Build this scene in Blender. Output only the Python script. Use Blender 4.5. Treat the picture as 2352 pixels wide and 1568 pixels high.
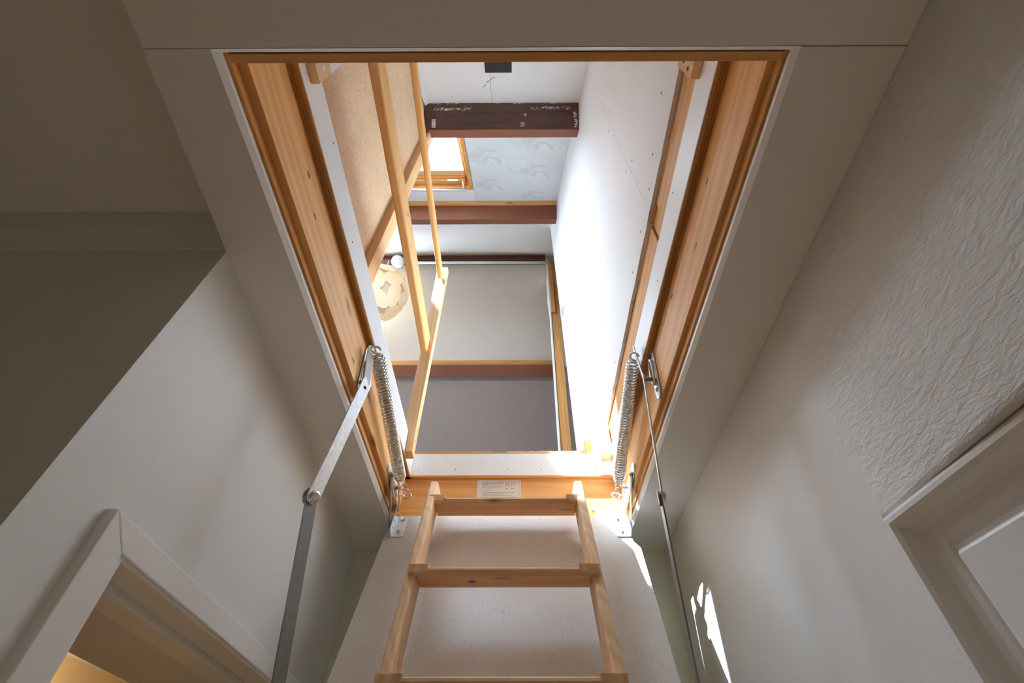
import bpy, bmesh, math, random
from mathutils import Vector, Matrix, noise as mnoise

# ------------------------------------------------------------------ scene, camera, light
for o in list(bpy.data.objects):
    bpy.data.objects.remove(o)
scene = bpy.context.scene
COL = scene.collection
H0 = 1.75                       # eye height: every coordinate below is measured from the eye
OFF = Vector((0, 0, H0))
V = Vector

cam_data = bpy.data.cameras.new('camera')
cam_data.sensor_width = 36.0
cam_data.lens = 36.0 * 1100.0 / 2352.0
cam_data.clip_start = 0.01
cam = bpy.data.objects.new('camera', cam_data)
COL.objects.link(cam)
cam.location = OFF
cam.rotation_euler = (math.radians(90 + 47.4), 0, 0.0043)
scene.camera = cam

scene.view_settings.view_transform = 'Standard'
scene.view_settings.look = 'None'
scene.view_settings.gamma = 1.0
scene.view_settings.use_curve_mapping = False
scene.view_settings.exposure = 0.22
scene.cycles.max_bounces = 16
scene.cycles.diffuse_bounces = 12
scene.cycles.transparent_max_bounces = 12

SKY, SUN = 40.0, 74.0
world = bpy.data.worlds.new('sky')
scene.world = world
world.use_nodes = True
bg = world.node_tree.nodes['Background']
bg.inputs[0].default_value = (0.69, 0.88, 1.08, 1)
bg.inputs[1].default_value = SKY

sun_data = bpy.data.lights.new('sun', 'SUN')
sun_data.energy = SUN
sun_data.angle = math.radians(0.8)
sun_data.color = (0.80, 0.96, 1.10)
sun = bpy.data.objects.new('sun', sun_data)
COL.objects.link(sun)
sun.rotation_euler = V((0.575, 0.165, -0.85)).to_track_quat('-Z', 'Y').to_euler()

def lamp(kind, loc, energy, color, size=0.1, rot=None, name='light'):
    d = bpy.data.lights.new(name, kind)
    d.energy = energy
    d.color = color
    if kind == 'AREA':
        d.size = size
    else:
        d.shadow_soft_size = size
    o = bpy.data.objects.new(name, d)
    COL.objects.link(o)
    o.location = V(loc) + OFF
    if rot:
        o.rotation_euler = rot
    return o

def portal(center, normal, sx, sy, xdir=(1, 0, 0)):
    """marks a roof opening as the way in for sky light (adds no light of its own)"""
    d = bpy.data.lights.new('sky_portal', 'AREA')
    d.shape = 'RECTANGLE'
    d.size, d.size_y = sx, sy
    d.cycles.is_portal = True
    o = bpy.data.objects.new('sky_portal', d)
    COL.objects.link(o)
    o.location = V(center) + OFF
    z = -V(normal).normalized()
    x = V(xdir)
    y = z.cross(x)
    o.rotation_euler = Matrix((x, y, z)).transposed().to_euler()
    return o
# near-slope skylight, and an unseen far-slope opening added to brighten the attic
portal((-.743, 1.19, 2.86), (0, .652, -.7582), .92, .75)
portal((-1.80, 3.0, 3.73), (0, -.652, -.7582), 1.1, .75)
# added warm fill light below the viewer, standing in for floor bounce
lamp('POINT', (.05, -.25, -1.45), 4.4, (1.0, .86, .66), .15, name='hall_fill')

# ------------------------------------------------------------------ materials
def new_mat(name):
    m = bpy.data.materials.new(name)
    m.use_nodes = True
    nt = m.node_tree
    return m, nt, nt.nodes['Principled BSDF']

def N(nt, typ, **kw):
    n = nt.nodes.new(typ)
    for k, v in kw.items():
        if k in n.inputs.keys():
            n.inputs[k].default_value = v
        else:
            setattr(n, k, v)
    return n

def ramp(nt, fac, stops):
    r = nt.nodes.new('ShaderNodeValToRGB')
    els = r.color_ramp.elements
    while len(els) < len(stops):
        els.new(0.5)
    for e, (p, c) in zip(els, stops):
        e.position = p
        e.color = (*c, 1) if len(c) == 3 else c
    nt.links.new(fac, r.inputs[0])
    return r.outputs[0]

def mix(nt, fac, a, b, mode='MIX'):
    m = nt.nodes.new('ShaderNodeMix')
    m.data_type = 'RGBA'
    m.blend_type = mode
    for sock, val in ((m.inputs[0], fac), (m.inputs[6], a), (m.inputs[7], b)):
        if hasattr(val, 'is_linked'):
            nt.links.new(val, sock)
        elif isinstance(val, (int, float)):
            sock.default_value = val
        else:
            sock.default_value = (*val, 1)
    return m.outputs[2]

def math_n(nt, op, a, b=None, c=None):
    m = nt.nodes.new('ShaderNodeMath')
    m.operation = op
    for i, v in enumerate((a, b, c)):
        if v is None:
            continue
        if hasattr(v, 'is_linked'):
            nt.links.new(v, m.inputs[i])
        else:
            m.inputs[i].default_value = v
    return m.outputs[0]

def bump(nt, bsdf, height, strength=0.3, dist=0.002):
    b = N(nt, 'ShaderNodeBump')
    b.inputs['Strength'].default_value = strength
    b.inputs['Distance'].default_value = dist
    nt.links.new(height, b.inputs['Height'])
    nt.links.new(b.outputs[0], bsdf.inputs['Normal'])

def coords(nt, scale=(1, 1, 1), jitter=True, world_space=False):
    if world_space:
        src = N(nt, 'ShaderNodeNewGeometry').outputs['Position']
    else:
        src = N(nt, 'ShaderNodeTexCoord').outputs['Object']
        if jitter:
            inf = N(nt, 'ShaderNodeObjectInfo')
            mul = N(nt, 'ShaderNodeVectorMath', operation='SCALE')
            mul.inputs[0].default_value = (7.3, 11.9, 5.7)
            nt.links.new(inf.outputs['Random'], mul.inputs['Scale'])
            add = N(nt, 'ShaderNodeVectorMath', operation='ADD')
            nt.links.new(src, add.inputs[0])
            nt.links.new(mul.outputs[0], add.inputs[1])
            src = add.outputs[0]
    mp = N(nt, 'ShaderNodeMapping')
    mp.inputs['Scale'].default_value = scale
    nt.links.new(src, mp.inputs['Vector'])
    return mp.outputs[0]

def noise_tex(nt, vec, scale, detail=4, rough=0.55, dist=0.0):
    n = N(nt, 'ShaderNodeTexNoise')
    n.inputs['Scale'].default_value = scale
    n.inputs['Detail'].default_value = detail
    n.inputs['Roughness'].default_value = rough
    n.inputs['Distortion'].default_value = dist
    nt.links.new(vec, n.inputs['Vector'])
    return n.outputs['Fac']

def wood(name, light, mid, dark, axis, rough=0.5, knots=True, grain=1.0):
    m, nt, b = new_mat(name)
    st = {'X': (0.045, 1, 1), 'Y': (1, 0.045, 1), 'Z': (1, 1, 0.045)}[axis]
    vec = coords(nt, st)
    broad = noise_tex(nt, vec, 14 * grain, 3, 0.5, 0.6)
    w = N(nt, 'ShaderNodeTexWave', wave_type='BANDS', bands_direction={'X': 'DIAGONAL', 'Y': 'DIAGONAL', 'Z': 'DIAGONAL'}[axis])
    w.inputs['Scale'].default_value = 22 * grain
    w.inputs['Distortion'].default_value = 9
    w.inputs['Detail'].default_value = 2.5
    w.inputs['Detail Scale'].default_value = 0.9
    nt.links.new(vec, w.inputs['Vector'])
    fine = noise_tex(nt, vec, 160 * grain, 3, 0.6)
    c = ramp(nt, broad, [(0.3, mid), (0.7, light)])
    c = mix(nt, math_n(nt, 'MULTIPLY', w.outputs['Fac'], 0.34), c, dark)
    c = mix(nt, math_n(nt, 'MULTIPLY', fine, 0.22), c, mid)
    if knots:
        kv = coords(nt, {'X': (0.32, 1, 1), 'Y': (1, 0.32, 1), 'Z': (1, 1, 0.32)}[axis])
        vo = N(nt, 'ShaderNodeTexVoronoi')
        vo.inputs['Scale'].default_value = 12.0
        nt.links.new(kv, vo.inputs['Vector'])
        k = ramp(nt, vo.outputs['Distance'], [(0.0, (1, 1, 1)), (0.065, (0.7, 0.7, 0.7)), (0.14, (0, 0, 0))])
        c = mix(nt, math_n(nt, 'MULTIPLY', k, 0.8), c, (dark[0] * 0.28, dark[1] * 0.25, dark[2] * 0.25))
    nt.links.new(c, b.inputs['Base Color'])
    b.inputs['Roughness'].default_value = rough
    b.inputs['Specular IOR Level'].default_value = 0.12
    bump(nt, b, fine, 0.15, 0.001)
    return m

def paint(name, col, rough=0.6, bscale=60, bstr=0.12, mottled=0.05, spec=0.35):
    m, nt, b = new_mat(name)
    vec = coords(nt, jitter=False)
    n1 = noise_tex(nt, vec, 3.0, 4)
    n2 = noise_tex(nt, vec, bscale, 3)
    dk = tuple(x * (1 - mottled * 2) for x in col)
    nt.links.new(ramp(nt, n1, [(0.25, dk), (0.7, col)]), b.inputs['Base Color'])
    b.inputs['Roughness'].default_value = rough
    b.inputs['Specular IOR Level'].default_value = spec
    bump(nt, b, n2, bstr, 0.002)
    return m

def metal(name, col, rough=0.35):
    m, nt, b = new_mat(name)
    vec = coords(nt)
    n = noise_tex(nt, vec, 90, 4)
    nt.links.new(ramp(nt, n, [(0.3, tuple(x * 0.82 for x in col)), (0.7, col)]), b.inputs['Base Color'])
    b.inputs['Metallic'].default_value = 1.0
    nt.links.new(ramp(nt, n, [(0.2, (rough * .7,) * 3), (0.8, (rough * 1.3,) * 3)]), b.inputs['Roughness'])
    return m

PINE_L, PINE_M, PINE_D = (0.82, 0.475, 0.20), (0.72, 0.375, 0.135), (0.46, 0.19, 0.045)
M = {}
for ax in 'XYZ':
    M['pine' + ax] = wood('varnished_pine_' + ax, PINE_L, PINE_M, PINE_D, ax, 0.5)
    M['raw' + ax] = wood('bare_pine_' + ax, (0.80, 0.53, 0.29), (0.72, 0.43, 0.20), (0.46, 0.22, 0.08), ax, 0.6)
    M['stud' + ax] = wood('stud_pine_' + ax, (0.72, 0.39, 0.15), (0.63, 0.31, 0.10), (0.40, 0.16, 0.04), ax, 0.55)
M['ladder'] = wood('worn_ladder_pine', (0.80, 0.57, 0.37), (0.70, 0.45, 0.25), (0.40, 0.20, 0.085), 'Z', 0.5)
M['tread'] = wood('ladder_tread_pine', (0.78, 0.43, 0.185), (0.66, 0.33, 0.12), (0.42, 0.17, 0.045), 'X', 0.42)
M['nose'] = wood('worn_nosing_pine', (0.72, 0.50, 0.31), (0.60, 0.36, 0.19), (0.36, 0.17, 0.07), 'X', 0.5)
M['ply'] = wood('plywood_edge', (0.52, 0.27, 0.095), (0.40, 0.18, 0.05), (0.18, 0.07, 0.02), 'Y', 0.6, knots=False)
M['plyX'] = wood('plywood_nosing', (0.60, 0.38, 0.19), (0.45, 0.25, 0.11), (0.2, 0.09, 0.03), 'X', 0.6, knots=False)
M['redbrown'] = paint('red_brown_stain', (0.24, 0.085, 0.045), 0.5, 40, 0.1, 0.1, 0.25)
M['ridge'] = paint('dark_brown_stain', (0.105, 0.035, 0.017), 0.45, 40, 0.1, 0.1)
M['black'] = paint('dark_bitumen', (0.03, 0.024, 0.016), 0.75, 60, 0.4, 0.2)
M['knot'] = paint('pine_knot', (0.20, 0.075, 0.025), 0.5, 90, 0.1, 0.25)
M['smudge'] = paint('grey_smudge', (0.36, 0.36, 0.35), 0.8, 60, 0.1, 0.2)
M['hall'] = paint('hall_white_paint', (0.74, 0.74, 0.72), 0.5, 90, 0.06, 0.02)
M['hall_ceiling'] = paint('ceiling_paint', (0.80, 0.775, 0.735), 0.6, 120, 0.04, 0.02)
M['trim'] = paint('white_trim_paint', (0.86, 0.85, 0.83), 0.4, 60, 0.05, 0.02)
M['gloss'] = paint('white_gloss_paint', (0.82, 0.815, 0.80), 0.35, 25, 0.04, 0.02, 0.5)
M['far'] = paint('cream_paint', (0.84, 0.85, 0.72), 0.5, 90, 0.05, 0.02)
M['lining'] = paint('white_lining_laminate', (0.88, 0.895, 0.91), 0.45, 30, 0.02, 0.02)
M['board'] = paint('white_roof_board', (0.86, 0.875, 0.885), 0.6, 30, 0.03, 0.03)
M['board2'] = paint('off_white_roof_board', (0.82, 0.79, 0.745), 0.6, 30, 0.03, 0.03)
M['plaster'] = paint('plasterboard_paper', (0.87, 0.87, 0.89), 0.7, 20, 0.04, 0.03)
M['core'] = paint('plasterboard_core', (0.72, 0.69, 0.64), 0.9, 80, 0.5, 0.12)
M['floorwood'] = wood('pale_oak_floor', (.60, .50, .37), (.54, .44, .31), (.4, .3, .2), 'Y', .45)
M['warmwall'] = paint('warm_wall', (0.80, 0.64, 0.42), 0.8, 160, 0.35, 0.04)
M['plastic'] = paint('white_plastic', (0.82, 0.85, 0.85), 0.3, 20, 0.0, 0.01, 0.5)
M['print'] = paint('printed_grey_ink', (0.66, 0.665, 0.645), 0.55, 20, 0.0, 0.02)
M['print2'] = paint('printed_pale_ink', (0.80, 0.825, 0.835), 0.55, 20, 0.0, 0.02)
M['foil'] = paint('insulation_facing', (0.73, 0.765, 0.78), 0.5, 8, 0.03, 0.03)
M['zinc'] = metal('zinc_plated_steel', (0.80, 0.83, 0.85), 0.38)
M['steel'] = metal('bright_steel', (0.80, 0.80, 0.78), 0.25)
M['darksteel'] = metal('dull_steel', (0.36, 0.37, 0.37), 0.42)
M['screwhead'] = paint('dark_screw', (0.06, 0.055, 0.05), 0.5, 20, 0.0, 0.1)
M['paper'] = paint('sticker_paper', (0.80, 0.79, 0.78), 0.5, 20, 0.0, 0.02)
M['ink'] = paint('sticker_ink', (0.30, 0.28, 0.28), 0.6, 20, 0.0, 0.02)
M['smear'] = paint('white_plaster_smear', (0.78, 0.76, 0.74), 0.8, 60, 0.3, 0.05)

def m_purlin():
    """dark stained timber, with dry white plaster dragged over it in a few places"""
    m, nt, b = new_mat('dark_stained_beam')
    v = coords(nt, (0.08, 1, 1))
    g = noise_tex(nt, v, 60, 5, 0.6)
    c = ramp(nt, g, [(0.25, (0.040, 0.017, 0.011)), (0.55, (0.095, 0.040, 0.024)), (0.8, (0.145, 0.064, 0.040))])
    pos = N(nt, 'ShaderNodeNewGeometry').outputs['Position']
    sep = N(nt, 'ShaderNodeSeparateXYZ')
    nt.links.new(pos, sep.inputs[0])
    depth = math_n(nt, 'MULTIPLY', math_n(nt, 'SUBTRACT', math_n(nt, 'ADD', math_n(nt, 'MULTIPLY', sep.outputs['Y'], .86), 1.845 + H0), sep.outputs['Z']), .7582)
    wob = math_n(nt, 'MULTIPLY', math_n(nt, 'SUBTRACT', noise_tex(nt, coords(nt, world_space=True), 25, 3), .5), .02)
    X = math_n(nt, 'ADD', sep.outputs['X'], wob)
    D = math_n(nt, 'ADD', depth, wob)
    def soft(val, a, b_, w_):
        up = N(nt, 'ShaderNodeMapRange', interpolation_type='SMOOTHSTEP')
        up.inputs['From Min'].default_value, up.inputs['From Max'].default_value = a - w_, a + w_
        nt.links.new(val, up.inputs['Value'])
        dn = N(nt, 'ShaderNodeMapRange', interpolation_type='SMOOTHSTEP')
        dn.inputs['From Min'].default_value, dn.inputs['From Max'].default_value = b_ + w_, b_ - w_
        nt.links.new(val, dn.inputs['Value'])
        return math_n(nt, 'MULTIPLY', up.outputs[0], dn.outputs[0])
    tot = None
    for x0, x1, d0, d1, w_ in ((-.385, -.190, .018, .044, .018), (.075, .285, .016, .040, .018), (-.41, .31, -.01, .006, .006),
                               (.285, .312, .045, .125, .010), (.035, .060, .100, .122, .006), (.048, .064, .050, .068, .005), (.098, .103, .085, .105, .004)):
        k = math_n(nt, 'MULTIPLY', soft(X, x0, x1, w_), soft(D, d0, d1, w_ * .8))
        tot = k if tot is None else math_n(nt, 'MAXIMUM', tot, k)
    mp = N(nt, 'ShaderNodeMapping')
    mp.inputs['Rotation'].default_value = (0, math.radians(-28), 0)
    mp.inputs['Scale'].default_value = (.35, 1, 1)
    nt.links.new(pos, mp.inputs['Vector'])
    dry = noise_tex(nt, mp.outputs[0], 230, 4, .62, .4)
    k = ramp(nt, math_n(nt, 'ADD', dry, math_n(nt, 'MULTIPLY', math_n(nt, 'SUBTRACT', tot, 1.0), .42)), [(.47, (0, 0, 0)), (.55, (1, 1, 1))])
    c = mix(nt, k, c, (.80, .78, .76))
    nt.links.new(c, b.inputs['Base Color'])
    b.inputs['Roughness'].default_value = 0.5
    bump(nt, b, g, 0.3, 0.001)
    return m
M['beam'] = m_purlin()

def m_hardboard():
    m, nt, b = new_mat('brown_hardboard')
    v = coords(nt, jitter=False)
    broad = noise_tex(nt, v, 6, 3)
    mp = N(nt, 'ShaderNodeMapping')
    mp.inputs['Rotation'].default_value = (math.radians(38), 0, 0)
    mp.inputs['Scale'].default_value = (1, 1, 0.22)
    nt.links.new(v, mp.inputs['Vector'])
    fib = noise_tex(nt, mp.outputs[0], 190, 6, 0.78, 0.5)
    c = ramp(nt, broad, [(0.3, (0.64, 0.42, 0.25)), (0.7, (0.72, 0.49, 0.305))])
    c = mix(nt, ramp(nt, fib, [(0.50, (0, 0, 0)), (0.66, (0.62, 0.62, 0.62))]), c, (0.36, 0.20, 0.11))
    c = mix(nt, ramp(nt, fib, [(0.25, (0.45, 0.45, 0.45)), (0.42, (0, 0, 0))]), c, (0.72, 0.53, 0.37))
    nt.links.new(c, b.inputs['Base Color'])
    b.inputs['Roughness'].default_value = 0.75
    bump(nt, b, fib, 0.4, 0.0015)
    return m
M['hardboard'] = m_hardboard()

def m_weave(name, a, bcol):
    m, nt, b = new_mat(name)
    v = coords(nt, (60, 4, 4), jitter=False)
    n = noise_tex(nt, v, 4, 4, 0.7)
    v2 = coords(nt, (5, 90, 90), jitter=False)
    n2 = noise_tex(nt, v2, 3, 3, 0.6)
    s = math_n(nt, 'MULTIPLY', math_n(nt, 'ADD', n, n2), 0.5)
    nt.links.new(ramp(nt, s, [(0.3, a), (0.7, bcol)]), b.inputs['Base Color'])
    b.inputs['Roughness'].default_value = 0.85
    bump(nt, b, s, 0.15, 0.001)
    return m
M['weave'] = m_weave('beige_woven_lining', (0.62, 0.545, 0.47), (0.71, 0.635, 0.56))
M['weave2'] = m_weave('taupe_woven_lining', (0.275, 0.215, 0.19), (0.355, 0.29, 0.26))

def m_dirty():
    m, nt, b = new_mat('dusty_white_panel')
    v = coords(nt, jitter=False)
    n1 = noise_tex(nt, v, 4.5, 5, 0.6)
    c = ramp(nt, n1, [(0.3, (0.79, 0.75, 0.715)), (0.62, (0.87, 0.87, 0.865))])
    sp = N(nt, 'ShaderNodeTexVoronoi')
    sp.inputs['Scale'].default_value = 55
    vw = N(nt, 'ShaderNodeVectorMath', operation='ADD')
    nt.links.new(v, vw.inputs[0])
    wn = N(nt, 'ShaderNodeTexNoise')
    wn.inputs['Scale'].default_value = 160
    nt.links.new(v, wn.inputs['Vector'])
    ws = N(nt, 'ShaderNodeVectorMath', operation='SCALE')
    ws.inputs['Scale'].default_value = .006
    nt.links.new(wn.outputs['Color'], ws.inputs[0])
    nt.links.new(ws.outputs[0], vw.inputs[1])
    nt.links.new(vw.outputs[0], sp.inputs['Vector'])
    k = ramp(nt, sp.outputs['Distance'], [(0.0, (1, 1, 1)), (0.055, (0.8, 0.8, 0.8)), (0.095, (0, 0, 0))])
    keep = ramp(nt, noise_tex(nt, v, 13, 4, 0.6), [(0.45, (0, 0, 0)), (0.58, (1, 1, 1))])
    sx = N(nt, 'ShaderNodeSeparateColor')
    nt.links.new(sp.outputs['Color'], sx.inputs[0])
    gate = math_n(nt, 'GREATER_THAN', sx.outputs[0], 0.45)
    k = math_n(nt, 'MULTIPLY', math_n(nt, 'MULTIPLY', k, keep), gate)
    c = mix(nt, math_n(nt, 'MULTIPLY', k, 0.8), c, (0.09, 0.075, 0.06))
    hair = noise_tex(nt, v, 70, 2, 0.5, 2.5)
    hk = ramp(nt, hair, [(0.485, (0, 0, 0)), (0.5, (1, 1, 1)), (0.515, (0, 0, 0))])
    keep2 = ramp(nt, noise_tex(nt, v, 9, 3), [(0.42, (0, 0, 0)), (0.58, (1, 1, 1))])
    c = mix(nt, math_n(nt, 'MULTIPLY', math_n(nt, 'MULTIPLY', hk, keep2), 0.5), c, (0.30, 0.25, 0.2))
    s2 = N(nt, 'ShaderNodeTexVoronoi')
    s2.inputs['Scale'].default_value = 150
    nt.links.new(v, s2.inputs['Vector'])
    sx2 = N(nt, 'ShaderNodeSeparateColor')
    nt.links.new(s2.outputs['Color'], sx2.inputs[0])
    k2 = math_n(nt, 'MULTIPLY', ramp(nt, s2.outputs['Distance'], [(0.0, (1, 1, 1)), (0.16, (.8, .8, .8)), (0.24, (0, 0, 0))]), math_n(nt, 'GREATER_THAN', sx2.outputs[1], 0.80))
    c = mix(nt, math_n(nt, 'MULTIPLY', math_n(nt, 'MULTIPLY', k2, keep), 0.65), c, (0.14, 0.11, 0.085))
    nt.links.new(c, b.inputs['Base Color'])
    b.inputs['Roughness'].default_value = 0.42
    h = math_n(nt, 'ADD', noise_tex(nt, v, 120, 3), math_n(nt, 'MULTIPLY', noise_tex(nt, v, 7, 2), 6.0))
    bump(nt, b, h, 0.35, 0.0018)
    return m
M['dirty'] = m_dirty()

def m_rough_wall():
    """white wall: coarse trowelled plaster on the landing side, smooth by the door frame and beyond"""
    m, nt, b = new_mat('trowelled_white_plaster')
    v = coords(nt, world_space=True)
    n1 = noise_tex(nt, v, 3, 4)
    nt.links.new(ramp(nt, n1, [(0.25, (0.74, 0.725, 0.70)), (0.7, (0.775, 0.765, 0.745))]), b.inputs['Base Color'])
    b.inputs['Roughness'].default_value = 0.5
    sep = N(nt, 'ShaderNodeSeparateXYZ')
    nt.links.new(N(nt, 'ShaderNodeNewGeometry').outputs['Position'], sep.inputs[0])
    y = math_n(nt, 'ADD', sep.outputs['Y'], math_n(nt, 'MULTIPLY', noise_tex(nt, v, 14, 3), 0.08))
    rough = N(nt, 'ShaderNodeMapRange')
    rough.inputs['From Min'].default_value = 0.66
    rough.inputs['From Max'].default_value = 0.56
    nt.links.new(y, rough.inputs['Value'])
    mp = N(nt, 'ShaderNodeMapping')
    mp.inputs['Rotation'].default_value = (math.radians(25), 0, 0)
    mp.inputs['Scale'].default_value = (1, 0.55, 1.5)
    nt.links.new(v, mp.inputs['Vector'])
    big = noise_tex(nt, mp.outputs[0], 75, 5, 0.62, 0.5)
    big = ramp(nt, big, [(0.35, (0, 0, 0)), (0.75, (1, 1, 1))])
    fine = math_n(nt, 'MULTIPLY', noise_tex(nt, v, 260, 2), 0.10)
    h = math_n(nt, 'ADD', math_n(nt, 'MULTIPLY', big, math_n(nt, 'MAXIMUM', rough.outputs[0], 0.0)), fine)
    bump(nt, b, h, 0.55, 0.0035)
    return m
M['rough'] = m_rough_wall()

def m_glass():
    m, nt, b = new_mat('window_glass')
    nt.nodes.remove(b)
    out = nt.nodes['Material Output']
    tr = N(nt, 'ShaderNodeBsdfTransparent')
    tr.inputs[0].default_value = (0.95, 0.97, 0.97, 1)
    gl = N(nt, 'ShaderNodeBsdfGlossy')
    gl.inputs['Roughness'].default_value = 0.02
    lw = N(nt, 'ShaderNodeLayerWeight')
    lw.inputs[0].default_value = 0.5
    mx = N(nt, 'ShaderNodeMixShader')
    nt.links.new(math_n(nt, 'ADD', math_n(nt, 'MULTIPLY', math_n(nt, 'POWER', lw.outputs['Facing'], 5.0), 0.9), 0.04), mx.inputs[0])
    nt.links.new(tr.outputs[0], mx.inputs[1])
    nt.links.new(gl.outputs[0], mx.inputs[2])
    nt.links.new(mx.outputs[0], out.inputs['Surface'])
    return m
M['glass'] = m_glass()

def m_shade(name, col, glow):
    m, nt, b = new_mat(name)
    b.inputs['Base Color'].default_value = (*col, 1)
    b.inputs['Roughness'].default_value = 0.6
    b.inputs['Emission Color'].default_value = (*col, 1)
    b.inputs['Emission Strength'].default_value = glow
    return m
M['petal'] = m_shade('lit_lamp_petal', (0.90, 0.69, 0.44), 0.24)
M['shade'] = m_shade('lit_lamp_inner_shade', (0.66, 0.56, 0.46), 0.10)

# ------------------------------------------------------------------ mesh building
class MB:
    def __init__(s):
        s.v, s.f, s.mi = [], [], []
        s.mats, s.cur = [], 0
    def mat(s, m):
        if m not in s.mats:
            s.mats.append(m)
        s.cur = s.mats.index(m)
        return s
    def add(s, verts, faces):
        k = len(s.v)
        s.v += [V(p) for p in verts]
        for f in faces:
            s.f.append([k + i for i in f])
            s.mi.append(s.cur)
        return s
    def hexa(s, p):          # 8 corners: 4 bottom (ccw), 4 top
        return s.add(p, [(3, 2, 1, 0), (4, 5, 6, 7), (0, 1, 5, 4), (1, 2, 6, 5), (2, 3, 7, 6), (3, 0, 4, 7)])
    def box(s, x0, x1, y0, y1, z0, z1):
        return s.hexa([(x0, y0, z0), (x1, y0, z0), (x1, y1, z0), (x0, y1, z0), (x0, y0, z1), (x1, y0, z1), (x1, y1, z1), (x0, y1, z1)])
    def prism(s, poly, vec):
        n = len(poly)
        vec = V(vec)
        vs = [V(p) for p in poly] + [V(p) + vec for p in poly]
        fs = [tuple(range(n - 1, -1, -1)), tuple(range(n, 2 * n))]
        fs += [(i, (i + 1) % n, n + (i + 1) % n, n + i) for i in range(n)]
        return s.add(vs, fs)
    def strap(s, p, q, nrm, w, t, ends=6):
        """flat bar with rounded ends from p to q; its broad face looks along nrm"""
        p, q = V(p), V(q)
        a = (q - p).normalized()
        n = V(nrm)
        n = (n - a * n.dot(a)).normalized()
        c = a.cross(n)
        poly = []
        for i in range(ends + 1):
            th = -math.pi / 2 + math.pi * i / ends
            poly.append(q + a * (math.cos(th) * w / 2) + c * (math.sin(th) * w / 2))
        for i in range(ends + 1):
            th = math.pi / 2 + math.pi * i / ends
            poly.append(p + a * (math.cos(th) * w / 2) + c * (math.sin(th) * w / 2))
        return s.prism([x - n * t / 2 for x in poly], n * t)
    def bar(s, p, q, nrm, w, t):
        p, q = V(p), V(q)
        a = (q - p).normalized()
        n = V(nrm)
        n = (n - a * n.dot(a)).normalized()
        c = a.cross(n)
        poly = [p - c * w / 2 - n * t / 2, p + c * w / 2 - n * t / 2, p + c * w / 2 + n * t / 2, p - c * w / 2 + n * t / 2]
        return s.prism(poly, q - p)
    def tube(s, pts, r, seg=8, closed=False):
        pts = [V(p) for p in pts]
        n = len(pts)
        prev = None
        rings = []
        for i, p in enumerate(pts):
            if closed:
                t = pts[(i + 1) % n] - pts[i - 1]
            else:
                t = pts[min(i + 1, n - 1)] - pts[max(i - 1, 0)]
            t.normalize()
            if prev is None:
                u = t.orthogonal().normalized()
            else:
                u = (prev - t * prev.dot(t)).normalized()
            prev = u
            w = t.cross(u)
            rr = r[i] if isinstance(r, (list, tuple)) else r
            rings.append([p + u * (rr * math.cos(2 * math.pi * k / seg)) + w * (rr * math.sin(2 * math.pi * k / seg)) for k in range(seg)])
        vs = [q for ring in rings for q in ring]
        fs = []
        for i in range(n if closed else n - 1):
            j = (i + 1) % n
            for k in range(seg):
                k2 = (k + 1) % seg
                fs.append((i * seg + k, i * seg + k2, j * seg + k2, j * seg + k))
        if not closed:
            fs.append(tuple(range(seg - 1, -1, -1)))
            fs.append(tuple((n - 1) * seg + k for k in range(seg)))
        return s.add(vs, fs)
    def disc(s, c, nrm, r, h, seg=12, dome=0.0):
        c, n = V(c), V(nrm).normalized()
        prof = [(r, 0), (r, h * 0.6), (r * 0.75, h)] if dome == 0 else [(r, 0), (r * .95, h * .45), (r * .72, h * .8), (r * .35, h * .97)]
        u = n.orthogonal().normalized()
        w = n.cross(u)
        vs, fs = [], []
        for (rr, hh) in prof:
            vs += [c + n * hh + (u * math.cos(2 * math.pi * k / seg) + w * math.sin(2 * math.pi * k / seg)) * rr for k in range(seg)]
        for i in range(len(prof) - 1):
            for k in range(seg):
                k2 = (k + 1) % seg
                fs.append((i * seg + k, i * seg + k2, (i + 1) * seg + k2, (i + 1) * seg + k))
        fs.append(tuple(range(seg - 1, -1, -1)))
        fs.append(tuple((len(prof) - 1) * seg + k for k in range(seg)))
        return s.add(vs, fs)
    def build(s, name, m, parent=None, bevel=0.0, smooth=False, label=None, segs=2):
        lo = V(map(min, zip(*s.v)))
        hi = V(map(max, zip(*s.v)))
        base = V(((lo.x + hi.x) / 2, (lo.y + hi.y) / 2, lo.z))
        me = bpy.data.meshes.new(name)
        me.from_pydata([p - base for p in s.v], [], s.f)
        if s.mats:
            for x in s.mats:
                me.materials.append(M[x])
            me.polygons.foreach_set('material_index', s.mi)
        else:
            me.materials.append(M[m])
        bm = bmesh.new()
        bm.from_mesh(me)
        bmesh.ops.recalc_face_normals(bm, faces=bm.faces)
        bm.to_mesh(me)
        bm.free()
        if smooth:
            me.polygons.foreach_set('use_smooth', [True] * len(me.polygons))
        o = bpy.data.objects.new(name, me)
        COL.objects.link(o)
        wl = base + OFF
        if parent is not None:
            o.parent = parent
            o.location = wl - parent_world(parent)
        else:
            o.location = wl
        if bevel:
            bv = o.modifiers.new('bevel', 'BEVEL')
            bv.width = bevel
            bv.segments = segs
            bv.limit_method = 'ANGLE'
            bv.angle_limit = math.radians(35)
        if label:
            o['label'] = label
        return o

def parent_world(o):
    w = V((0, 0, 0))
    while o is not None:
        w = w + o.location
        o = o.parent
    return w

def thing(name, label, cat, loc, group=None):
    o = bpy.data.objects.new(name, None)
    o.empty_display_size = 0.05
    COL.objects.link(o)
    o.location = V(loc) + OFF
    return tag(o, label, cat, group)

def tag(o, label, cat, group=None):
    o['label'] = label
    o['category'] = cat
    if group:
        o['group'] = group
    return o

def structure(o, label=None):
    o['kind'] = 'structure'
    if label:
        o['label'] = label
    return o

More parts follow.
